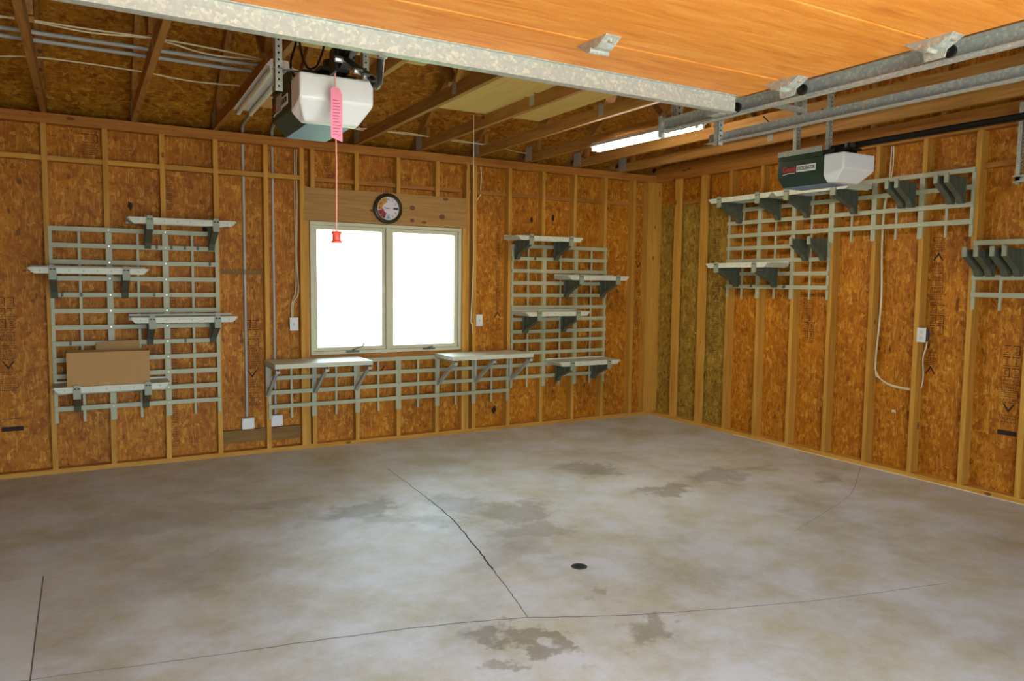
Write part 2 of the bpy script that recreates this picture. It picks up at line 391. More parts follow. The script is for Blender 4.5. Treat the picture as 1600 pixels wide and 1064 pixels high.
# soffit and fascia closing the back eave
for nm, y0, y1 in (('soffit_back', D + .012, .62), ('soffit_front', YF - .62, YF - D - .012)):
    o = MB().box(XL - .3, D + .3, y0, y1, H - .07, H - .05).obj(nm, M_SOFFIT); tag(o, kind='structure')

# ---- right wall
YM = (0 + YF) / 2; ZR = 2.977 + SL * (-YM)
wr = MB(); wr.cur = 1; wr.box(D, D + .012, -1.12, D, 0, 2.43)
wr.cur = 0; wr.box(D, D + .012, YF - D, -1.12, 0, H); wr.box(D, D + .012, -1.12, D, 2.43, H)
wr.prism([(D, H), (YF - D, H), (YF - D, 2.9), (YM, ZR - .005), (D, 2.9)], 0, D, D + .012)
def eave_ends(m, x0, x1):
    for f in (lambda y: y, lambda y: YF - y): m.prism([(f(D), H - .08), (f(.40), H - .08), (f(D), 2.918)], 0, x0, x1)
eave_ends(wr, D, D + .012)
wall_right = wr.obj('wall_right', [M_OSB, M_OSBG]); tag(wall_right, kind='structure')
wpart('bottom_plate', STUD[1], wall_right, 0, D, YF, -.001, 0, .038)
wpart('top_plate', PLATE[1], wall_right, 0, D, YF, -.001, H2, H2 + .038)
wpart('top_plate', PLATE[1], wall_right, 0, D, YF, -.001, H2 + .0385, H)
wpart('sill_seal', M_ROMEX, wall_right, -.006, -.0005, YF, -1.3, 0, .005)
for y in (-.324, -.73):
    wpart('flat_stud', STUD[2], wall_right, 0, .038, y - D, y, .038, H2)
ks = list(range(0, 15))
for k in ks:
    y = study(k); wpart('stud', STUD[2], wall_right, 0, D, y - .019, y + .019, .038, H2)
yed = [(-.73 - D, -.73)] + [(study(k) - .019, study(k) + .019) for k in ks]
wpart('blocking', PLATE[1], wall_right, .045, D, -.728, -.416, 2.42, 2.458)
for k in (5, 6, 7, 8, 9):
    wpart('blocking', PLATE[1], wall_right, .045, D, study(k + 1) + .02, study(k) - .02, 2.42, 2.458)
# ---- left wall (outside the frame) and front wall with the two door openings
wl_ = MB().box(XL - D - .012, XL - D, YF - D, D, 0, H); wl_.prism([(D, H), (YF - D, H), (YF - D, 2.9), (YM, ZR - .005), (D, 2.9)], 0, XL - D - .012, XL - D)
eave_ends(wl_, XL - D - .012, XL - D)
wall_left = wl_.obj('wall_left', M_OSB); tag(wall_left, kind='structure')
for k in range(0, 18):
    y = -.2 - SP * k; wpart('stud', STUD[2], wall_left, XL - D, XL, y - .019, y + .019, .038, H2)
wpart('bottom_plate', STUD[1], wall_left, XL - D, XL, YF, 0, 0, .038)
wpart('top_plate', PLATE[1], wall_left, XL - D, XL, YF, 0, H2, H)
D1 = (-6.22, -3.48); D2 = (-2.94, -.20); DH = 2.13
wf = MB()
for a, b, c, d in ((XL - D, D1[0], 0, H), (D1[1], D2[0], 0, H), (D2[1], D, 0, H), (D1[0], D1[1], DH, H), (D2[0], D2[1], DH, H)):
    wf.box(a, b, YF - D - .012, YF - D, c, d)
wall_front = wf.obj('wall_front', M_OSB); tag(wall_front, kind='structure')
d2 = MB()
for i in range(4): d2.box(D2[0] + .005, D2[1] - .005, YF - D + .002, YF - D + .04, .002 + i * .532, .002 + i * .532 + .528)
tag(d2.obj('door_2', M_DOOR), kind='structure')

# ---- roof deck
ce = MB()
for s_ in (0, 1):
    ye = .62 if s_ == 0 else YF - .62
    n = 12
    z = lambda y: 2.977 + SL * (-y) if s_ == 0 else 2.977 + SL * (y - YF)
    rows = [(ye + (YM - ye) * 1)]
    ce.prism([(ye, z(ye)), (YM, z(YM)), (YM, z(YM) + .014), (ye, z(ye) + .014)], 0, XL - .3, D + .3)
ceiling = ce.obj('ceiling', M_ROOF); tag(ceiling, kind='structure')
# sheet seams of the deck
for ysm in (-.75, -1.85, -2.95):
    MB().beam((XL, ysm, 2.976 - SL * ysm), (D, ysm, 2.976 - SL * ysm), .006, .003).obj('sheet_seam', M_DARK, ceiling)
for nm, yy in (('fascia_back', .62), ('fascia_front', YF - .62)):
    tag(MB().box(XL - .3, D + .3, yy - .02 if yy < 0 else yy, yy if yy < 0 else yy + .02, 2.5, H + .02).obj(nm, M_SOFFIT), kind='structure')

# ------------------------------------------------------------------ window
win = thing('window_1', None, None, ((WX0 + WX1) / 2, .02, WZ0), kind='structure')
def rel(o, *b):  # world box to local box of o
    l = o.location; return (b[0] - l.x, b[1] - l.x, b[2] - l.y, b[3] - l.y, b[4] - l.z, b[5] - l.z)
def frame(m, o, x0, x1, z0, z1, t, y0, y1):
    for b in ((x0, x1, y0, y1, z0, z0 + t), (x0, x1, y0, y1, z1 - t, z1), (x0, x0 + t, y0, y1, z0 + t, z1 - t), (x1 - t, x1, y0, y1, z0 + t, z1 - t)): m.box(*rel(o, *b))
XM = -3.245
m = MB(); frame(m, win, WX0 + .002, WX1 - .002, WZ0 + .002, WZ1 - .002, .032, .012, D + .03); m.box(*rel(win, XM - .022, XM + .022, .014, D + .03, WZ0 + .03, WZ1 - .03))
m.obj('window_frame', M_WFRAME, win, bevel=.003)
for a, b in ((WX0 + .034, XM - .022), (XM + .022, WX1 - .034)):
    m = MB(); frame(m, win, a + .001, b - .001, WZ0 + .035, WZ1 - .035, .034, .035, D + .02)
    sash = m.obj('sash', M_WFRAME, win, bevel=.002)
    m = MB().box(*rel(win, a + .034, b - .034, .068, .071, WZ0 + .068, WZ1 - .068)); m.obj('pane', M_GLASS, sash)
for xx, arm in ((-3.60, True), (-2.83, False)):
    h = MB().box(*rel(win, xx - .06, xx + .06, -.004, .014, WZ0 + .018, WZ0 + .036))
    h.tube([Vector(p) - win.location for p in ((xx, .0, WZ0 + .03), (xx, -.014, WZ0 + .045))], .009, 10)
    if arm: h.tube([Vector(p) - win.location for p in bez([(xx, -.014, WZ0 + .042), (xx + .04, -.02, WZ0 + .06), (xx + .085, -.018, WZ0 + .075), (xx + .10, -.018, WZ0 + .105)], 4)], .006, 8)
    else: h.tube([Vector(p) - win.location for p in ((xx - .02, -.014, WZ0 + .04), (xx + .03, -.014, WZ0 + .05))], .006, 8)
    h.obj('crank_handle', flat('tarnished_crank', '6d6a5a', .4), win, smooth=True)

# ------------------------------------------------------------------ roof trusses
TX = [-5.99 + .61 * k for k in range(-1, 10)]
def truss_at(x, label, group='roof trusses across the garage'):
    r = thing('roof_truss', label, 'roof truss', (x, 0, 0), group=group); hw = .019
    MB().box(-hw, hw, YF - D, D, H + .001, H + .090).obj('bottom_chord', TRUS[1], r)
    for s_ in (0, 1):
        f = (lambda y: y) if s_ == 0 else (lambda y: YF - y)
        a = .55; pts = [(f(a), 2.868 - SL * a), (f(YM) if s_ == 0 else YM, 2.868 - SL * YM), (YM, 2.975 - SL * YM), (f(a), 2.975 - SL * a)]
        MB().prism(pts, 0, -hw, hw).obj('top_chord', TRUS[1], r)
        P = (f(-2.1)); q = f(-1.25); zq = 2.868 + SL * 1.25
        for dy, (ty, tz) in ((.05, (q, zq)), (-.05, (YM + (.06 if s_ == 0 else -.06), 2.868 - SL * YM - .02))):
            sy = P + (dy if s_ == 0 else -dy)
            MB().beam((0, sy, H + .093), (0, ty, tz), .036, .085, up=(1, 0, 0)).obj('web', TRUS[2], r)
            # plate each side of the panel point
        MB().box(-hw - .0022, -hw - .0002, P - .03, P + .03, H + .02, H + .12).obj('connector_plate', M_GALV, r)
        MB().box(-hw - .0022, -hw - .0002, f(-.10), f(.03), H + .012, H + .15).obj('connector_plate', M_GALV, r)
        MB().box(-hw, hw, f(-.165), f(-.215) , H + .092, H + .19).obj('heel_block', TRUS[2], r)
    return r
TL = ['roof truss left of the leftmost shelf grid, mostly out of the frame',
      'leftmost roof truss fully crossing the corner above the left shelf grid',
      'roof truss above the middle of the left shelf grid, second from the left',
      'roof truss beside the unlit light fixture, over the two grey conduits',
      'roof truss passing behind the near garage door opener',
      'roof truss resting on the wall above the left window pane',
      'roof truss holding the left half of the plywood, above the clock',
      'roof truss right of the plywood, above the right window jamb',
      'roof truss just left of the lit fluorescent light',
      'roof truss directly right of the lit fluorescent light',
      'last roof truss before the right wall, above the far opener']
for x, l in zip(TX, TL): truss_at(x, l)
gt = thing('roof_truss', 'gable truss standing on top of the right wall plate', 'roof truss', (.042, 0, 0), group='roof trusses across the garage')
MB().box(-.019, .019, YF - D, D, H + .001, H + .09).obj('bottom_chord', PLATE[1], gt)
for s_ in (0, 1):
    f = (lambda y: y) if s_ == 0 else (lambda y: YF - y)
    MB().prism([(f(.55), 2.868 - SL * .55), (YM, 2.868 - SL * YM), (YM, 2.975 - SL * YM), (f(.55), 2.975 - SL * .55)], 0, -.019, .019).obj('top_chord', PLATE[1], gt)
for y in [-.9, -1.5, -2.1, -2.7, -3.3, -3.9, -4.5, -5.1, -5.7, -6.3]:
    zt = 2.868 + SL * (-y if y > YM else y - YF) - .02; MB().box(-.018, .018, y - .019, y + .019, H + .092, zt).obj('web', TRUS[2], gt)

# plywood laid on the chords
def ply(x0, x1, y0, y1, label, z=H + .0915):
    o = MB().box(x0, x1, y0, y1, z, z + .012).obj('plywood_sheet', M_PLY, origin=((x0 + x1) / 2, (y0 + y1) / 2, z)); tag(o, label, 'plywood', 'plywood sheets lying on the truss chords'); return o
ply(-3.40, -2.46, -3.6, -1.39, 'yellow plywood sheet on the trusses right of the near opener')
ply(-4.70, -3.90, -3.55, -2.36, 'yellow plywood sheet on the trusses directly over the near door opener')
ply(-4.72, -4.30, -1.0, -.66, 'small yellow plywood scrap on the trusses behind the unlit light')

# ------------------------------------------------------------------ garage door 1 (open, overhead) and hardware
DX0, DX1, DZ = -6.2, -3.52, 2.273
dor = thing('door_1', None, None, (-4.86, -4.59, DZ), kind='structure')
js = [-4.59, -4.85, -5.387, -5.92, -6.46, -7.0]
def R_(o, m, *b): m.box(*rel(o, *b)); return m
for a, b in zip(js, js[1:]):
    m = MB(); R_(dor, m, DX0, DX1, b + .006, a, DZ, DZ + .04)
    m.obj('door_section', M_DOOR, dor, bevel=.004)
m = MB()   # hat-shaped strut
R_(dor, m, DX0 - .02, DX1 - .03, -4.602, -4.600, DZ - .062, DZ - .001); R_(dor, m, DX0 - .02, DX1 - .03, -4.600, -4.572, DZ - .064, DZ - .062)
R_(dor, m, DX0 - .02, DX1 - .03, -4.616, -4.602, DZ - .004, DZ - .001); R_(dor, m, DX0 - .02, DX1 - .03, -4.574, -4.572, DZ - .062, DZ - .04)
R_(dor, m, DX0 - .02, DX1 - .03, -4.609, -4.602, DZ - .064, DZ - .060)
m.obj('strut', M_GALV, dor)
def hinge(cx, cy, roller):
    l = dor.location; c = Vector((cx, cy, DZ)) - l; m = MB()
    m.prism([(c.y - .075, c.z - .002), (c.y - .03, c.z - .028), (c.y + .03, c.z - .028), (c.y + .075, c.z - .002), (c.y + .075, c.z), (c.y - .075, c.z)], 0, c.x - .028, c.x + .028)
    m.cyl((c.x, c.y, c.z - .030), 0, .009, .072, 12)
    h = m.obj('hinge', M_GALV, dor)
    b = MB()
    for dy in (-.06, .06): b.cyl((c.x, c.y + dy, c.z - .012), 2, .007, .012, 8)
    b.obj('bolt', M_BOLT, h)
    if roller:
        b = MB(); b.prism([(c.y - .03, c.z - .055), (c.y + .03, c.z - .055), (c.y + .045, c.z), (c.y - .045, c.z)], 0, c.x + .010, c.x + .014)
        b.obj('roller_bracket', M_GALV, h)
        r = MB(); r.cyl((c.x + .05, c.y, c.z - .018), 0, .0045, .09, 8); r.cyl((c.x + .088, c.y, c.z - .018), 0, .020, .010, 16); r.obj('roller', M_BLACK, h, smooth=True)
for yj in js[1:-1]:
    hinge(-3.56, yj, True); hinge(-6.16, yj, False)
hinge(-4.72 + .33, -4.85, False) ; hinge(-4.40, -5.387, False)
l = dor.location   # top roller bracket under the strut end
m = MB(); m.prism([(-4.56 - l.y, -.064), (-4.50 - l.y, -.064), (-4.50 - l.y, -.02), (-4.53 - l.y, -.001), (-4.59 - l.y, -.001)], 0, DX1 - .075 - l.x, DX1 - .035 - l.x)
tb = m.obj('top_roller_bracket', M_GALV, dor); 
r = MB(); r.cyl((DX1 - l.x + .01, -4.53 - l.y, -.02), 0, .0045, .10, 8); r.cyl((DX1 - l.x + .055, -4.53 - l.y, -.02), 0, .020, .010, 16); r.obj('roller', M_BLACK, tb, smooth=True)

def track(name, x, y0, y1, z0, z1, open_dir, label, rad=.03):
    """C-shaped track: web at x, flanges reaching towards open_dir"""
    t = thing(name, label, 'door track', (x, y0, z0)); w = .0018; d = open_dir * rad; zz = z1 - z0; L = y1 - y0
    m = MB(); m.box(0, w, 0, L, 0, zz); m.box(0, d, 0, L, -w, 0); m.box(0, d, 0, L, zz, zz + w); m.box(d, d + w, 0, L, 0, .008); m.box(d, d + w, 0, L, zz - .008, zz)
    m.obj('channel', M_GALV, t)
    return t
def angle(par, x, y, z0, z1, face=-1, wd=.032, name='hanger_angle', dep=.03):
    """perforated angle iron standing at world (x,y), as a part"""
    l = par.location; m = MB(); t = .002
    m.box(x - l.x, x + wd - l.x, y - l.y, y + t - l.y, z0 - l.z, z1 - l.z); m.box(x - l.x, x + t - l.x, y - l.y, y + dep - l.y, z0 - l.z, z1 - l.z)
    a = m.obj(name, M_GALV, par); h = MB(); z = z0 + .02
    while z < z1 - .01:
        h.cyl((x + wd * .5 - l.x, y - .0006 - l.y, z - l.z), 1, .0045, .0008, 8); z += .026
    h.obj('hole', M_DARK, a); return a
t1 = track('garage_door_track', -3.425, -7.2, -4.06, 2.232, 2.288, -1, 'galvanised track along the right edge of the open overhead door')
m = MB().box(-.028, -.026, 3.135, 3.16, -.02, .075); m.box(-.028, .012, 3.158, 3.16, -.02, .075); m.obj('end_bracket', M_GALV, t1)
angle(t1, -3.422, -4.12, 2.24, H + .08, wd=.045)
angle(t1, -3.422, -6.2, 2.24, H + .08)
t2 = track('garage_door_track', -2.95, -7.2, -3.85, 2.262, 2.305, 1, 'galvanised track in the gap between the two doors, nearest the right wall')
l2 = t2.location
MB().prism([(-2.952 - l2.x, 2.262 - l2.z), (-2.952 - l2.x, 2.305 - l2.z), (-2.955 - l2.x, 2.305 - l2.z), (-2.985 - l2.x, 2.262 - l2.z), (-2.985 - l2.x, 2.259 - l2.z), (-2.955 - l2.x, 2.259 - l2.z)][::1], 1, 0, 3.35) if False else None
m = MB().box(-.030, -.001, 0, 3.35, -.004, -.0022); m.obj('stiffening_lip', M_GALV, t2)
angle(t2, -2.985, -3.95, 2.24, 2.50); angle(t2, -2.985, -6.3, 2.27, H + .08)
m = MB().box(-2.985 - l2.x, -2.33 - l2.x, -3.952 - l2.y, -3.950 - l2.y, 2.47 - l2.z, 2.50 - l2.z); m.box(-2.35 - l2.x, -2.348 - l2.x, -3.96 - l2.y, -3.93 - l2.y, 2.47 - l2.z, H + .06 - l2.z); m.obj('cross_brace', M_GALV, t2)
t3 = track('garage_door_track', -.19, -7.2, -3.95, 2.262, 2.305, -1, 'galvanised track end beside the right wall at the edge of the frame')
angle(t3, -.19, -3.98, 2.25, H + .03)

# ------------------------------------------------------------------ door openers
def opener_body(t):
    """local origin: centre of the front face at the top; y back is +"""
    W = .148
    def sect(w, zt, ch, zb): return [(-w, zt), (w, zt), (w, zb + ch), (w - ch, zb), (-w + ch, zb), (-w, zb + ch)]
    # green housing, long tapered box
    g = MB(); g.prism(sect(W, 0, .055, -.165), 1, .14, .50); g.obj('housing', M_OGREEN, t, bevel=.006)
    b = MB().box(-W + .058, W - .058, .14, .49, -.170, -.1655); b.obj('bottom_panel', M_OBOT, t)
    # white lamp cover, front bottom chamfered
    c = MB(); s0 = sect(W + .002, .004, .038, -.168); n = 6
    v = [(x, .142, z) for x, z in s0]
    sf = [(-W - .002, .004), (W + .002, .004), (W + .002, -.115), (W - .045, -.155), (-W + .045, -.155), (-W - .002, -.115)]
    f0 = [(-W - .002, .0, .004), (W + .002, .0, .004), (W + .002, .0, -.095), (-W - .002, .0, -.095)]
    # rings: back hexagon, then front quad with a sloping lower face
    low = [(W - .036, .085, -.168), (-W + .036, .085, -.168)]
    c.quads(v + f0 + low, [(0, 1, 7, 6), (1, 2, 8, 7), (5, 0, 6, 9), (2, 3, 10, 8), (4, 5, 9, 11), (3, 4, 11, 10), (6, 7, 8, 9), (8, 10, 11, 9), (0, 5, 4, 3, 2, 1)])
    c.obj('lamp_cover', M_WHITE, t, bevel=.008)
    p = MB().box(-.11, .11, .10, .49, .0045, .04); p.obj('chassis', M_BLACK, t)
    q = MB().box(-W + .004, -W + .008, .16, .50, .002, .055); q.obj('side_flange', M_OGREEN, t)
    return W
def opener(loc, label):
    t = thing('garage_door_opener', label, 'door opener', loc, group='garage door openers'); opener_body(t)
    l = t.location
    rl = MB().box(-.016, .016, -3.45, .2, .075, .078); rl.box(-.002, .002, -3.45, .2, .045, .075); rl.box(-.016, .016, -3.45, .2, .043, .046); rl.box(-.012, .012, -3.45, .2, .05, .072)
    rl.obj('rail', M_BLACK, t)
    m = MB(); m.cyl((0, .06, .06), 2, .04, .03, 16); m.box(-.06, .06, .03, .12, .03, .045); m.obj('sprocket', M_BLACK, t)
    return t
# near opener
o1 = opener((-4.865, -3.75, 2.348), 'near garage door opener with white lamp cover and pink-tagged red cord, left of the plywood')
l = o1.location
m = MB().box(-.03, .03, -.11, .0, .05, .10); m.cyl((.02, -.05, .055), 0, .032, .05, 14); m.box(-.035, -.025, -.09, -.01, .0, .09); m.obj('trolley', M_BLACK, o1)
am = MB().beam((-.02, -.10, .055), (-.048, -.60, -.158), .006, .04, up=(1, 0, 0)).beam((.0, -.10, .055), (-.03, -.52, -.12), .004, .012, up=(1, 0, 0))
am.tube(bez([(-.05, -.55, -.135), (-.058, -.61, -.175), (-.075, -.69, -.182), (-.095, -.755, -.165), (-.103, -.79, -.12)], 5), .011, 8)
arm = am.obj('door_arm', M_BLACK, o1)
for yy, zz in ((-.2, .012), (-.42, -.082), (-.52, -.124)): MB().cyl((-.055, yy, zz), 0, .011, .03, 8).obj('arm_bolt', M_BOLT, arm)
MB().box(-.118, -.092, -.812, -.790, -.140, -.10).obj('arm_bracket', M_BOLT, arm)
angle(o1, -5.075, -3.60, 2.30, H + .07, wd=.03); angle(o1, -4.66, -3.45, 2.36, H + .07, wd=.03)
MB().box(-.215, .215, .15, .18, .042, .045).obj('mounting_bar', M_GALV, o1)
m = MB().box(-.1525, -.1495, .30, .40, -.09, -.02); m.obj('rating_label', M_STEELPAINT, o1)
# far opener
o2 = opener((-1.59, -3.75, 2.352), 'far garage door opener beside the right wall, its green side and name plate showing')
angle(o2, -1.62, -3.55, 2.40, H + .07, wd=.028); angle(o2, -1.60, -3.28, 2.40, H + .07, wd=.04)
MB().box(-.150, -.146, .16, .50, .03, .062).obj('mounting_bar', M_GALV, o2)
for o in (o2, o1):
    pl = MB().box(-.1515, -.1488, .20, .345, -.082, -.040).obj('name_plate', M_WHITE, o)
    text('plate_lettering', 'EXCELERATOR', .030, M_INK, pl, (-.1520, .2725, -.061), (math.radians(90), 0, math.radians(-90)), sx=.66)
    text('red_script', 'Genie', .052, flat('red_logo_ink', 'c8262c', .5), o, (-.1492, .405, -.058), (math.radians(90), 0, math.radians(-90)), sx=.85)
    u = MB().tube(bez([(-.1494, .455, -.09), (-.1494, .41, -.083), (-.1494, .36, -.086)], 4), .0022, 6); u.obj('white_swoosh', M_WHITE, o)

# red release cord with tag and handle
rc = thing('release_cord', 'red release cord with pink tag and red handle hanging in front of the near opener', 'cord', (-4.888, -3.80, 1.70))
MB().tube([(0, 0, .02), (.002, 0, .3), (-.002, 0, .6), (0, 0, .69)], .0028, 8).obj('cord', M_ROPE, rc)
MB().tube([(0, 0, -.01), (0, 0, -.004), (0, 0, .0), (0, 0, .022), (0, 0, .028), (0, 0, .036)], [.022, .022, .016, .016, .021, .018], 14).obj('handle', M_RED, rc, smooth=True)
tg = MB(); tg.prism([(-.022, .40), (.024, .385), (.024, .565), (.014, .59), (-.010, .595), (-.022, .585)], 1, -.008, -.0065); tgo = tg.obj('tag', M_PINK, rc)
M_PK = flat('rose_print', 'c8506c', .7)
b = MB()
for i in range(12): b.box(-.014, random.uniform(.004, .018), -.0086, -.0081, .41 + i * .012, .4135 + i * .012)
b.obj('tag_print', M_PK, tgo)
# white pull string
pc = thing('pull_string', 'thin white string hanging from the plywood edge down past the right window jamb', 'string', (-3.043, -1.353, 1.12))
MB().tube(bez([(0, 0, 1.74), (0, 0, 1.2), (.004, 0, .5), (-.012, 0, .12), (.0, 0, .08), (.003, 0, 0)], 6), .0026, 6).obj('string', M_ROMEX, pc)

# ------------------------------------------------------------------ fluorescent fixtures
def fixture(name, label, p, q, z, w, on, tubes):
    p = Vector((p[0], p[1], z)); q = Vector((q[0], q[1], z)); d = q - p; L = d.length; rz = math.atan2(-d.x, d.y)
    t = thing(name, label, 'light fixture', p, rz)
    m = MB().prism([(-w / 2, 0), (w / 2, 0), (w * .3, .038), (-w * .3, .038)], 1, 0, L); m.obj('housing', M_WHITE, t)
    for s_ in tubes:
        MB().tube([(s_, .03, -.017), (s_, L - .03, -.017)], .0155, 14).obj('tube', M_TUBE_ON if on else M_TUBE_OFF, t, smooth=True)
        for yy in (.012, L - .012): MB().box(s_ - .012, s_ + .012, yy - .01, yy + .01, -.034, 0).obj('lamp_holder', M_WHITE, t)
    return t
fixture('fluorescent_light', 'unlit two-tube fluorescent fixture under a truss, left of the near opener', (-4.765, -1.25), (-4.80, -2.47), 2.70, .15, False, (-.04, .04))
fixture('fluorescent_light', 'lit single-tube fluorescent fixture glowing under the trusses at the centre right', (-1.905, -1.42), (-1.855, -2.64), 2.70, .12, True, (-.03, .03))

# ------------------------------------------------------------------ shelf grid panels
RW = .037
def grid_panel(name, label, loc, rz, group):
    t = thing(name, label, 'wall grid panel', loc, rz, group)
    # local: x 0..1.2192 along the wall, y=0 stud face, z=0 lowest rail centre
    for i in range(4):
        z = i * .127
        MB().box(0, 3 * SP, -.026, -.014, z - RW / 2, z + RW / 2).obj('rail', M_GRID, t, bevel=.002)
    for i in range(7):
        x = i * SP / 2; wd = .044 if i % 2 == 0 else .019
        if i == 0: wd = .026; x = .013
        if i == 6: wd = .026; x -= .013
        MB().box(x - wd / 2, x + wd / 2, -.0135, -.001, -.112, 3 * .127 + RW / 2).obj('upright', M_GRID, t, bevel=.001)
    b = MB()
    for i in range(4):
        for x in (SP, 2 * SP): b.cyl((x, -.0268, i * .127), 1, .005, .0014, 8)
    b.obj('screw_heads', M_BOLT, t); t.children[-1]['kind'] = 'stuff'
    return t
RZ = -math.pi / 2
LX, RX = -5.988, -1.915
g0 = grid_panel('wall_grid_panel', 'topmost of the three grey grid panels on the back wall left of the window', (LX, 0, 1.529), 0, 'grid panels left of the window')
dup(g0, (LX, 0, 1.021), 0, 'middle of the three grey grid panels left of the window, behind the box flap')
dup(g0, (LX, 0, .513), 0, 'lowest of the three grey grid panels left of the window, behind the box shelf')
gr = 'grid panels right of the window'
dup(g0, (RX, 0, 1.529), 0, 'topmost of the three grey grid panels on the back wall right of the window', gr)
dup(g0, (RX, 0, 1.021), 0, 'middle of the three grey grid panels on the back wall right of the window', gr)
dup(g0, (RX, 0, .540), 0, 'lowest of the three grey grid panels on the back wall right of the window', gr)
gr = 'low grid panels under the window'
dup(g0, (-4.375, 0, .412), 0, 'low grey grid panel under the left half of the window', gr)
dup(g0, (-3.1553, 0, .412), 0, 'low grey grid panel under the right half of the window', gr)
gr = 'grid panels on the right wall'
dup(g0, (0, -1.150, 2.030), RZ, 'upper left grey grid panel on the right wall, behind the long shelf', gr)
dup(g0, (0, -2.3697, 2.030), RZ, 'upper right grey grid panel on the right wall, with two pairs of empty brackets', gr)
dup(g0, (0, -1.150, 1.522), RZ, 'lower grey grid panel on the right wall, nearest the corner', gr)
dup(g0, (0, -3.606, 1.487), RZ, 'grey grid panel on the right wall cut by the right edge of the photo', gr)

# ------------------------------------------------------------------ shelves
def bracket_mesh(m, cx, dep, w=.046, zt=0.):
    """gusset bracket under z=zt, from wall y=-.027 to y=-dep"""
    m.prism([(-.027, zt), (-dep, zt), (-dep, zt - .045), (-.085, zt - .142), (-.06, zt - .17), (-.055, zt - .195), (-.027, zt - .195)], 0, cx - w * .18, cx + w * .18)
    m.prism([(-dep, zt - .040), (-.085, zt - .137), (-.056, zt - .170), (-.055, zt - .196), (-.064, zt - .190), (-.092, zt - .148), (-dep, zt - .052)], 0, cx - w / 2, cx + w / 2)
    m.box(cx - w / 2, cx + w / 2, -.034, -.027, zt - .195, zt)
    for yy in (.35, .65):
        m.box(cx - w * .32, cx + w * .32, -dep * yy - .004, -dep * yy + .004, zt - .10 + (yy - .35) * .1, zt)
def clip_mesh(m, cx, dep, w=.05, top=.05):
    m.box(cx - w / 2, cx + w / 2, -dep - .014, -dep + .002, -.055, top * .55)
    m.prism([(cx - w / 2, top * .55), (cx + w / 2, top * .55), (cx + w * .36, top), (cx - w * .36, top)], 1, -dep - .014, -dep + .002)
def shelf(label, loc, rz, group, dep=.32):
    t = thing('wall_shelf', label, 'shelf', loc, rz, group)
    m = MB(); L = .80   # local x -L/2..L/2, z=0 underside
    # board with chamfered front corners, skirt round the edge, hollow underneath
    m.prism([(-L / 2, -.032), (-L / 2, -dep + .02), (-L / 2 + .012, -dep), (L / 2 - .012, -dep), (L / 2, -dep + .02), (L / 2, -.032)], 2, .027, .036)
    tz = lambda k: [(-L / 2 + .012 * k, .0265), (L / 2 - .012 * k, .0265), (L / 2 - .045, -.010), (-L / 2 + .045, -.010)]
    m.prism(tz(1), 1, -dep, -dep + .006)
    m.box(-L / 2 + .01, L / 2 - .01, -.036, -.032, .0, .05)
    for s_ in (-1, 1):
        m.prism([(s_ * L / 2, .0265), (s_ * (L / 2 - .045), -.010), (s_ * (L / 2 - .049), -.010), (s_ * (L / 2 - .006), .0265)], 1, -dep + .0065, -.037)
    for i in range(7): m.box(-L / 2 + .1 + i * .1, -L / 2 + .104 + i * .1, -dep + .01, -.04, .006, .0265)
    bd = m.obj('shelf_board', M_SHELF, t)
    b = MB()
    for i in range(8):
        x = -L / 2 + .08 + i * .092; b.box(x - .0015, x + .0015, -dep - .0008, -dep - .0002, .006, .020)
    b.obj('slot_marks', M_BRK, bd)['kind'] = 'stuff'
    for cx in (-.24, .24):
        b = MB(); bracket_mesh(b, cx, dep - .01, zt=-.001); bk = b.obj('bracket', M_BRK, t)
        c = MB(); clip_mesh(c, cx, dep); c.obj('clip', M_CAP, bk)
        c = MB(); c.box(cx - .018, cx - .004, -dep - .0155, -dep - .0138, .018, .026); c.box(cx + .004, cx + .018, -dep - .0155, -dep - .0138, .018, .026); c.obj('clip_slot', M_DARK, bk)
    return t
GL = 'shelves on the grid left of the window'; GR = 'shelves on the grid right of the window'; GW = 'shelves on the right wall grid'
s0 = shelf('highest grey shelf on the left grid, at its right', (-5.067, 0, 1.968), 0, GL)
dup(s0, (-5.718, 0, 1.573), 0, 'grey shelf at the left edge of the left grid, overhanging it')
dup(s0, (-5.068, 0, 1.197), 0, 'grey shelf above the cardboard box, overhanging the right side of the left grid')
s4 = dup(s0, (-5.590, 0, .682), 0, 'lowest grey shelf on the left grid, carrying the cardboard box')
dup(s0, (-1.628, 0, 1.968), 0, 'highest grey shelf on the grid right of the window', GR)
dup(s0, (-1.010, 0, 1.577), 0, 'grey shelf overhanging the right side of the back wall grid, second from the top', GR)
dup(s0, (-1.521, 0, 1.203), 0, 'grey shelf at the left of the back wall grid, third from the top', GR)
dup(s0, (-1.105, 0, .676), 0, 'lowest grey shelf on the grid right of the window, near the corner', GR)
dup(s0, (0, -1.565, 2.348), RZ, 'left board of the high long shelf on the right wall', GW)
dup(s0, (0, -2.372, 2.348), RZ, 'right board of the high long shelf on the right wall, below the far opener', GW)
dup(s0, (0, -1.553, 1.712), RZ, 'low grey shelf on the right wall grid, nearest the corner', GW)

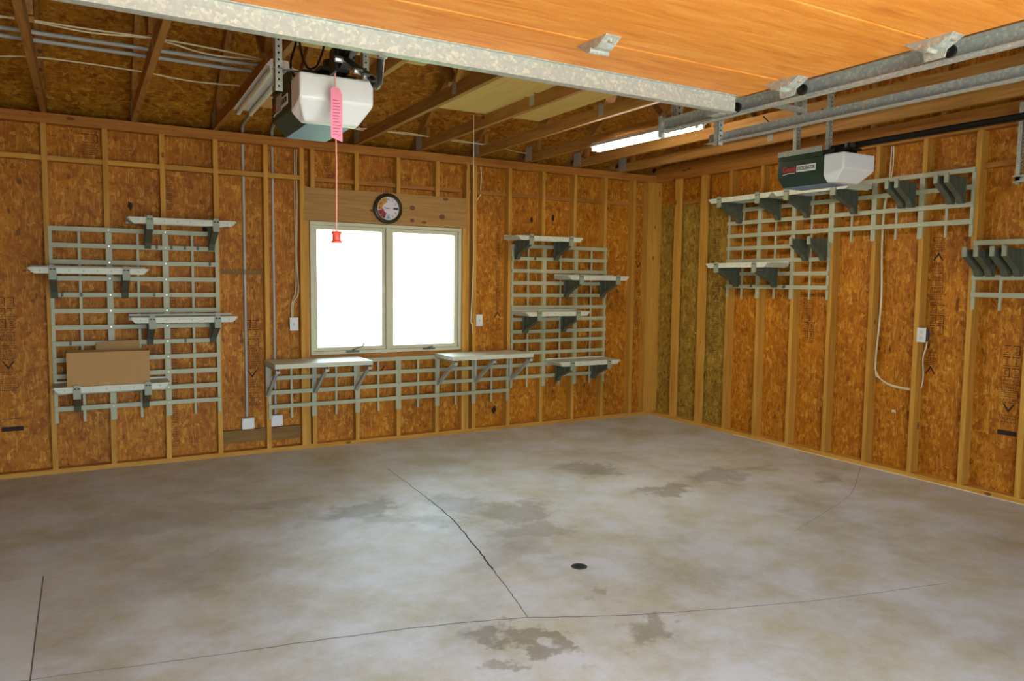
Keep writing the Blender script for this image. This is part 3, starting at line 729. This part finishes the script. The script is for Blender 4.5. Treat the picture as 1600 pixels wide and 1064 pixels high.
def spare(label, loc, rz, group):
    t = thing('shelf_bracket', label, 'bracket', loc, rz, group); d = .24
    b = MB(); bracket_mesh(b, 0, d, w=.046); b.obj('gusset', M_BRK, t)
    c = MB(); clip_mesh(c, 0, d, w=.03, top=.015); c.obj('clip', M_CAP, t); return t
GB = 'empty shelf brackets hooked on the right wall'
b0 = spare('left of the two empty brackets just above the low shelf on the right wall', (0, -2.138, 1.955), RZ, GB)
dup(b0, (0, -2.328, 1.955), RZ, 'right of the two empty brackets just above the low shelf on the right wall')
for y, lb in ((-3.04, 'left bracket of the empty pair in the middle of the upper right wall grid'), (-3.12, 'right bracket of the empty pair in the middle of the upper right wall grid'),
              (-3.43, 'left empty bracket of the pair at the right end of the upper wall grid'), (-3.51, 'right empty bracket of the pair at the right end of the upper wall grid')):
    dup(b0, (0, y, 2.362), RZ, lb)
for y, lb in ((-3.67, 'leftmost empty bracket on the grid cut by the right edge of the photo'), (-3.75, 'second empty bracket from the left on the grid cut by the photo edge'),
              (-3.86, 'third empty bracket from the left on the grid cut by the photo edge'), (-3.94, 'rightmost empty bracket on the grid cut by the photo edge')):
    dup(b0, (0, y, 1.815), RZ, lb)

def bench(label, x0, x1, xs, group):
    t = thing('fold_down_shelf', label, 'shelf', ((x0 + x1) / 2, 0, .80), group=group); cx = (x0 + x1) / 2
    m = MB(); m.box(x0 - cx, x1 - cx, -.45, -.03, .012, .034); m.box(x0 - cx, x1 - cx, -.45, -.444, -.004, .0115); m.box(x0 - cx, x0 + .006 - cx, -.444, -.03, -.004, .0115); m.box(x1 - .006 - cx, x1 - cx, -.444, -.03, -.004, .0115)
    m.obj('shelf_board', M_SHELF, t, bevel=.002)
    for x in xs:
        b = MB(); xx = x - cx; xx = max(xx, x0 - cx + .025); xx = min(xx, x1 - cx - .025)
        for s_ in (-1, 1):
            b.beam((xx + s_ * .011, -.425, -.018), (xx + s_ * .011, -.045, -.272), .003, .03)
            b.beam((xx + s_ * .011, -.44, -.010), (xx + s_ * .011, -.03, -.010), .003, .024)
        b.beam((xx, -.425, -.030), (xx, -.045, -.284), .022, .003)
        b.box(xx - .014, xx + .014, -.034, -.028, -.29, .01); b.box(xx - .016, xx + .016, -.445, -.40, -.045, -.023)
        b.obj('brace', M_STEELPAINT, t)
    return t
GF = 'fold-down shelves under the window'
bench('left grey work shelf on diagonal braces under the window', -4.41, -3.565, (-4.385, -3.97, -3.58), GF)
bench('right grey work shelf on diagonal braces beside the right window jamb', -2.79, -1.90, (-2.75, -2.335, -1.925), GF)

# small hooks pushed on the rails
def hook(loc, rz, label, grp='small dark hooks on the grid rails'):
    t = thing('rail_hook', label, 'hook', loc, rz, grp)
    m = MB().box(-.009, .009, -.034, -.0265, -.012, .020); m.box(-.004, .004, -.052, -.034, -.012, -.004); m.box(-.004, .004, -.052, -.047, -.004, .006); m.obj('hook_clip', M_BRK, t); return t
HK = [((-5.24, 0, 1.785), 0, 'first dark hook right of the left bracket of the highest left shelf'), ((-5.131, 0, 1.785), 0, 'second dark hook under the highest left shelf'),
      ((-5.03, 0, 1.785), 0, 'third dark hook under the highest left shelf'), ((-4.932, 0, 1.785), 0, 'dark hook just left of the right bracket of the highest left shelf'),
      ((-4.84, 0, 1.658), 0, 'single dark hook one rail below the highest left shelf, at the right edge'), ((-5.909, 0, 1.40), 0, 'dark hook beside the left bracket of the overhanging left shelf'),
      ((-5.781, 0, 1.40), 0, 'dark hook halfway under the overhanging left shelf'), ((-5.268, 0, 1.40), 0, 'dark hook at the middle column of the left grid, right of the overhanging shelf'),
      ((-5.865, 0, 1.021), 0, 'dark hook above and left of the cardboard box'), ((-5.041, 0, 1.021), 0, 'dark hook right of the cardboard box flap'), ((-1.641, 0, 1.785), 0, 'dark hook under the highest shelf right of the window'),
      ((0, -1.50, 1.523), RZ, 'dark hook left under the low right wall shelf'), ((0, -1.90, 1.523), RZ, 'dark hook right of the low right wall shelf')]
h0 = hook(*HK[0])
for lo, rz, lb in HK[1:]: dup(h0, lo, rz, lb)

# cardboard box with one raised flap
cb = thing('cardboard_box', 'brown cardboard box with raised back flap on the lowest left shelf', 'box', (-5.612, -.185, .717))
m = MB(); hx, hy, hz = .280, .105, .257; w_ = .004
m.box(-hx, hx, -hy, -hy + w_, 0, hz); m.box(-hx, hx, hy - w_, hy, 0, hz); m.box(-hx, -hx + w_, -hy + w_, hy - w_, 0, hz); m.box(hx - w_, hx, -hy + w_, hy - w_, 0, hz); m.box(-hx + w_, hx - w_, -hy + w_, hy - w_, 0, w_)
m.obj('carton', M_CARD, cb)
fp = [(-.085, 0), (.225, 0), (.222, .075), (.205, .082), (.15, .078), (.14, .072), (.13, .077), (.02, .075), (-.04, .066), (-.083, .06)]
m = MB(); m.prism([(x, z + hz - .01) for x, z in fp], 1, hy + .0002, hy + .004); m.obj('flap', M_CARD, cb)

# ------------------------------------------------------------------ clock
ck = thing('wall_clock', 'round dark-framed wall clock with coloured face above the window', 'clock', (-3.262, -.003, 2.213))
def lathe_y(m, prof, n=40):
    vs = []; fs = []
    for r, y in prof:
        for k in range(n): a = 2 * math.pi * k / n; vs.append((r * math.cos(a), y, r * math.sin(a)))
    for i in range(len(prof) - 1):
        for k in range(n): fs.append((i * n + k, i * n + (k + 1) % n, (i + 1) * n + (k + 1) % n, (i + 1) * n + k))
    m.quads(vs, fs); return m
lathe_y(MB(), [(.142, 0), (.144, -.012), (.136, -.03), (.122, -.036), (.111, -.030), (.108, -.018), (.108, -.006)]).obj('rim', flat('dark_bronze_rim', '2c2618', .35), ck, smooth=True)
lathe_y(MB(), [(.1085, -.0245), (.105, -.0265), (.1035, -.0245)]).obj('inner_ring', flat('pale_gold_ring', 'd8d2a0', .3), ck, smooth=True)
fc = MB().cyl((0, -.018, 0), 1, .1075, .002, 40).obj('face', flat('clock_face_white', 'e3d6d8', .5), ck)
def sector(r0, r1, a0, a1, mat, nm, y=-.0195):
    n = 14; m = MB(); vs = []
    for i in range(n + 1):
        a = math.radians(a0 + (a1 - a0) * i / n)
        for r in (r0, r1): vs.append((r * math.cos(a), y, r * math.sin(a)))
    m.quads(vs, [(2 * i, 2 * i + 1, 2 * i + 3, 2 * i + 2) for i in range(n)]); m.obj(nm, mat, fc)
sector(.055, .103, 98, 186, flat('face_amber', 'c48a2c', .5), 'amber_patch')
sector(.045, .103, 190, 250, flat('face_red', '9c2330', .5), 'red_patch')
sector(.055, .10, 255, 285, flat('face_blue', 'a8b6cc', .5), 'blue_patch')
MB().box(.052, .098, -.0202, -.0192, -.008, .010).obj('purple_bar', flat('face_purple', '4d1c40', .5), fc)
for h in range(1, 13):
    a = math.radians(90 - 30 * h); text('numeral', str(h), .026, M_INK, fc, (.084 * math.cos(a), -.0204, .084 * math.sin(a)), (math.radians(90), 0, 0), depth=.0003)
MB().beam((.012, -.0222, -.002), (-.048, -.0222, .012), .004, .0015, up=(0, 1, 0)).obj('hour_hand', M_BLACK, ck)
MB().beam((.015, -.0238, .002), (-.075, -.0238, -.010), .003, .0015, up=(0, 1, 0)).obj('minute_hand', M_BLACK, ck)

# ------------------------------------------------------------------ electrical
def conduit(x, ztop, zbox, label):
    t = thing('electrical_conduit', label, 'conduit', (x, .06, zbox)); pts = [(0, 0, .06), (0, 0, ztop - zbox)] 
    MB().tube(pts, .0105, 12).obj('pipe', M_COND, t, smooth=True)
    MB().box(-.052, .052, -.055, .0, -.045, .055).obj('junction_box', M_WHITE, t, bevel=.004)
    b = MB()
    for a, c in ((-.04, .042), (.04, -.034)): b.cyl((a, -.0565, c), 1, .004, .002, 8)
    b.obj('screw', M_BLACK, t); return t
c1 = conduit(-4.545, 2.69, .27, 'grey conduit with white box right of the left grid')
c2 = conduit(-4.30, 2.69, .275, 'grey conduit running down behind the left work shelf to a white box')
for c in (c1, c2):
    MB().tube([(0, .001, 2.44 - c.location.z - .95), (0, .001, 2.44 - c.location.z - .93)], .013, 12).obj('coupling', M_COND, c)
def run(name, label, cat, pts, r, mat, group=None, n=6, seg=6):
    P = bez(pts, seg); o = MB().tube(P, r, n).obj(name, mat, origin=P[0], smooth=True); return tag(o, label, cat, group)
gc = 'grey conduits over the truss chords'
run('conduit_pipe', 'upper of two grey conduits crossing the trusses at top left', 'conduit', [(-7.0, -1.77, 2.879), (-5.97, -1.77, 2.879), (-4.97, -1.77, 2.879), (-4.72, -1.72, 2.882), (-4.60, -1.1, 2.895), (-4.56, -.62, 2.895), (-4.55, -.3, 2.87), (-4.545, .03, 2.85), (-4.545, .05, 2.785)], .0125, M_COND, gc, 10)
run('conduit_pipe', 'lower of two grey conduits crossing the trusses at top left', 'conduit', [(-7.0, -1.61, 2.879), (-5.97, -1.61, 2.879), (-4.95, -1.61, 2.879), (-4.60, -1.58, 2.882), (-4.42, -1.1, 2.895), (-4.36, -.62, 2.895), (-4.32, -.3, 2.87), (-4.30, .03, 2.85), (-4.30, .05, 2.785)], .0125, M_COND, gc, 10)
ge = 'cream cables stapled over the trusses'
zc = H + .0945
run('electrical_cable', 'upper cream cable sagging between the trusses at top left', 'cable', [(-6.9, -2.05, zc), (-6.4, -2.03, zc - .01), (-5.99, -2.03, zc), (-5.7, -2.07, zc - .012), (-5.38, -2.05, zc), (-5.1, -2.06, zc - .01), (-4.77, -1.95, zc), (-4.5, -1.8, zc)], .0048, M_ROMEX, ge)
run('electrical_cable', 'second cream cable running beside the upper one at top left', 'cable', [(-6.9, -2.02, zc), (-6.4, -2.0, zc - .005), (-5.99, -2.01, zc), (-5.7, -2.04, zc - .02), (-5.38, -2.03, zc), (-5.1, -2.0, zc - .03), (-4.77, -1.92, zc), (-4.5, -1.75, zc)], .0048, M_ROMEX, ge)
run('electrical_cable', 'lower single cream cable bowed between the left trusses', 'cable', [(-6.9, -1.1, zc), (-6.3, -1.2, zc - .02), (-5.99, -1.255, zc), (-5.72, -1.26, zc + .004), (-5.38, -1.25, zc), (-5.1, -1.22, zc - .01), (-4.77, -1.23, zc), (-4.70, -1.22, zc)], .0048, M_ROMEX, ge)
run('electrical_cable', 'cream cable along the wall top behind the near opener', 'cable', [(-4.24, -.38, zc), (-4.16, -.36, zc), (-3.9, -.25, zc - .01), (-3.55, -.30, zc), (-3.3, -.28, zc - .004), (-2.94, -.27, zc), (-2.6, -.26, zc - .004), (-2.33, -.17, zc), (-2.1, -.12, zc), (-1.72, .0, zc), (-1.66, -.4, zc - .01), (-1.62, -.9, zc), (-1.6, -1.3, zc), (-1.72, -1.5, zc - .03), (-1.84, -1.60, zc - .09)], .0045, M_ROMEX, ge)
run('electrical_cable', 'short cream cable beside the long one above the clock', 'cable', [(-4.2, -.30, zc), (-3.9, -.30, zc), (-3.55, -.22, zc), (-3.2, -.33, zc - .002), (-2.94, -.25, zc), (-2.6, -.19, zc), (-2.33, -.22, zc)], .0045, M_ROMEX, ge)
gs = 'white electrical boxes on the walls'
def ebox(name, x, y, z, rz, label, outlet):
    t = thing(name, label, 'outlet' if outlet else 'light switch', (x, y, z), rz, gs)
    MB().box(-.027, .027, -.002, .058, -.045, .045).obj('back_box', flat('slate_blue_box', '4a4a58', .5), t)
    MB().box(-.037, .037, -.008, -.0025, -.058, .058).obj('cover_plate', M_WHITE, t, bevel=.002)
    m = MB()
    if outlet:
        for s_ in (-.022, .022): m.box(-.014, .014, -.0098, -.0082, s_ - .013, s_ + .013)
    else: m.box(-.006, .006, -.014, -.0082, -.012, .012)
    m.obj('receptacle' if outlet else 'toggle', M_SHELF, t); return t
ebox('light_switch', -4.143, .0, 1.143, 0, 'white wall box left of the window, at the end of a cream cable', False)
ebox('light_switch', -2.281, .0, 1.146, 0, 'white wall box just right of the window', False)
ebox('wall_outlet', 0, -3.238, 1.159, RZ, 'white outlet on a stud of the right wall with a cable below', True)
gv = 'cream cables running down the walls'
run('electrical_cable', 'cream cable down the stud to the box left of the window', 'cable', [(-4.09, .04, 2.69), (-4.10, .03, 2.5), (-4.098, .02, 2.2), (-4.105, .03, 1.75), (-4.095, .02, 1.5), (-4.10, .02, 1.40), (-4.138, .03, 1.33), (-4.143, .03, 1.2)], .0045, M_ROMEX, gv)
run('electrical_cable', 'second cream cable following the stud left of the window', 'cable', [(-4.108, .05, 2.69), (-4.112, .05, 2.2), (-4.108, .05, 1.75), (-4.112, .045, 1.45), (-4.148, .045, 1.33), (-4.15, .045, 1.2)], .0045, M_ROMEX, gv)
run('electrical_cable', 'short cream cable from the top plate to the blocking right of the window', 'cable', [(-2.262, .03, 2.69), (-2.26, .02, 2.6), (-2.262, .03, 2.462)], .0055, M_ROMEX, gv)
run('electrical_cable', 'slanting cream cable just below the blocking right of the window', 'cable', [(-2.25, .05, 2.418), (-2.29, .05, 2.36), (-2.325, .06, 2.31)], .0055, M_ROMEX, gv)
xw = .055
run('electrical_cable', 'left cream cable down the right wall, curving toward the outlet stud', 'cable', [(xw, -2.865, 2.69), (xw, -2.855, 2.4), (xw, -2.82, 2.2), (xw, -2.815, 1.9), (xw, -2.835, 1.42), (xw, -2.81, .9), (xw, -2.825, .82), (xw, -2.88, .75), (xw, -2.98, .712), (xw, -3.165, .70)], .005, M_ROMEX, gv)
run('electrical_cable', 'right cream cable down the right wall beside the first', 'cable', [(xw - .005, -2.885, 2.69), (xw - .005, -2.885, 2.5), (xw - .005, -2.84, 2.25), (xw - .005, -2.826, 1.9), (xw - .005, -2.845, 1.42), (xw - .005, -2.82, .86), (xw - .005, -2.865, .765), (xw - .005, -2.98, .722), (xw - .005, -3.165, .71)], .005, M_ROMEX, gv)
run('electrical_cable', 'cream cable looping from below up to the right wall outlet', 'cable', [(xw, -3.225, .73), (xw, -3.235, .82), (xw, -3.225, .97), (xw - .01, -3.25, 1.05), (xw - .02, -3.262, 1.105)], .0055, M_ROMEX, gv)
gk = 'black cords at the near opener'
run('power_cord', 'black power cord looping down to the near opener, left strand', 'cord', [(-4.93, -3.4, H + .08), (-4.935, -3.4, 2.6), (-4.965, -3.4, 2.47), (-4.95, -3.42, 2.40)], .005, M_BLACKC, gk)
run('power_cord', 'black power cord loop above the near opener', 'cord', [(-4.925, -3.38, H + .08), (-4.925, -3.4, 2.57), (-4.90, -3.4, 2.475), (-4.87, -3.4, 2.462), (-4.84, -3.4, 2.50), (-4.81, -3.4, 2.62), (-4.80, -3.38, H + .08)], .005, M_BLACKC, gk)
run('power_cord', 'dark thin cord sagging behind the right door track', 'cord', [(-1.95, -3.3, 2.62), (-1.9, -3.35, 2.56), (-1.82, -3.42, 2.545), (-1.74, -3.5, 2.58), (-1.66, -3.52, 2.66)], .004, M_BLACKC, gk)

# ------------------------------------------------------------------ ink stamps printed on the sheathing
def stamp(par, a, z0, z1, wd, plane, seed, tri=None, boxes=0, solid=False, mat=None):
    """a: position along the wall; plane 'b' (back, y=.0885) or 'r' (right, x=.0885)"""
    rnd = random.Random(seed); m = MB(); t = .0006
    def bar(u0, u1, za, zb):
        if plane == 'b': m.box(a + u0, a + u1, D - t, D - .0001, za, zb)
        else: m.box(D - t, D - .0001, a - u1, a - u0, za, zb)
    def poly(pts):
        if plane == 'b': m.prism([(a + u, z) for u, z in pts], 1, D - t, D - .0001)
        else: m.prism([(a - u, z) for u, z in pts], 0, D - t, D - .0001)
    z = z1; h = wd / 2
    for i in range(boxes):
        for s_ in (-1, 1):
            c = s_ * h * .52; q = h * .42
            bar(c - q, c + q, z - .006, z); bar(c - q, c + q, z - .068, z - .064)
            if rnd.random() < .6: bar(c + q - .006, c + q, z - .068, z)
            g = rnd.choice((0, 1, 2))
            bar(c - q * .3, c + q * .3, z - .022, z - .017); bar(c - q * .3, c + q * .3, z - .052, z - .047)
            bar(c + (q * .2 if g else -q * .3), c + (q * .3 if g else -q * .2), z - .052, z - .017)
            if g == 2: bar(c - q * .3, c + q * .3, z - .037, z - .032)
        z -= .082
    while z > z0:
        if tri is not None and z < tri + .035 and z > tri - .02:
            s_ = 1 if seed % 2 else -1
            poly([(-.042, tri - s_ * .032), (0, tri + s_ * .034), (.042, tri - s_ * .032), (.030, tri - s_ * .032), (0, tri + s_ * .010), (-.030, tri - s_ * .032)])
            z = tri - .05; continue
        k = rnd.random()
        if k < .35: bar(-h, h * rnd.uniform(.7, 1), z - .004, z); z -= .014
        else:
            u = -h * rnd.uniform(.8, 1); hh = rnd.choice((.010, .014, .02))
            while u < h * .9:
                wl = rnd.uniform(.004, .010)
                sub = rnd.choice((0, 1, 2))
                if sub == 0: bar(u, u + .004, z - hh, z)
                elif sub == 1: bar(u, u + wl, z - .003, z); bar(u, u + .004, z - hh, z)
                else: bar(u, u + wl, z - hh, z - hh + .003); bar(u + wl - .0025, u + wl, z - hh, z)
                u += wl + rnd.uniform(.003, .007)
            z -= hh + .009
    if solid: bar(-h * 1.1, h * 1.1, z0 - .09, z0 - .055)
    m.obj('printed_mark', mat or M_FADE, par)
stamp(wall_right, -3.865, .55, 1.12, .12, 'r', 2, tri=.66, boxes=3, solid=True, mat=M_INK)
stamp(wall_right, -3.285, 1.42, 1.93, .105, 'r', 3, tri=1.78)
stamp(wall_right, -3.30, 1.19, 1.40, .12, 'r', 4, boxes=3, mat=M_INK)
stamp(wall_right, -3.27, .86, 1.03, .09, 'r', 5, tri=.88)
stamp(wall_right, -2.08, 1.22, 1.46, .13, 'r', 6); stamp(wall_right, -2.10, 1.0, 1.2, .13, 'r', 8, boxes=2)
stamp(wall_right, -.89, 1.62, 2.12, .11, 'r', 10, boxes=1, mat=M_INK); stamp(wall_right, -.91, .75, 1.58, .11, 'r', 11, tri=1.40, mat=M_INK)
stamp(wall_back, -6.28, .66, 1.38, .11, 'b', 12, tri=.86, boxes=3, solid=False); stamp(wall_back, -6.27, .44, .45, .13, 'b', 13, solid=True, mat=M_INK)
stamp(wall_back, -4.49, .42, 1.18, .13, 'b', 14, tri=.70, boxes=3)
stamp(wall_back, -5.125, .12, 1.45, .06, 'b', 15); stamp(wall_back, -5.125, 2.10, 2.38, .05, 'b', 16)
stamp(wall_back, -2.02, 1.02, 2.36, .045, 'b', 17, boxes=0, tri=1.2); stamp(wall_back, -.16, 1.0, 1.86, .06, 'b', 18, tri=1.75)
stamp(wall_back, -5.69, 2.50, 2.66, .12, 'b', 19, boxes=1); stamp(wall_back, -3.80, 2.47, 2.65, .07, 'b', 20); stamp(wall_back, -3.14, 2.49, 2.52, .3, 'b', 21)
stamp(wall_back, -3.30, .60, .72, .12, 'b', 22, tri=.68, mat=M_INK)
# dark knots of bark and pale chips in the sheathing
rnd = random.Random(5); kn = MB()
for x, z, r_ in ((-2.05, .19, .04), (-1.35, 2.24, .035), (-1.62, 2.2, .03), (-5.42, 2.12, .035), (-4.86, 1.95, .03)):
    n = 9; kn.prism([(x + r_ * rnd.uniform(.4, .8) * math.cos(2 * math.pi * i / n), z + r_ * rnd.uniform(.7, 1.3) * math.sin(2 * math.pi * i / n)) for i in range(n)], 1, D - .0006, D - .0001)
kn.obj('bark_mark', M_INK, wall_back)
kn = MB()
for y, z, r_ in ((-1.95, .70, .016), (-2.98, .50, .02), (-.62, 1.0, .012)):
    kn.prism([(y - r_, z - r_ * .5), (y + r_, z - r_ * .4), (y + r_ * .8, z + r_ * .5), (y - r_ * .7, z + r_ * .5)], 0, D - .002, D - .0001)
kn.obj('pale_chip', M_ROMEX, wall_right)
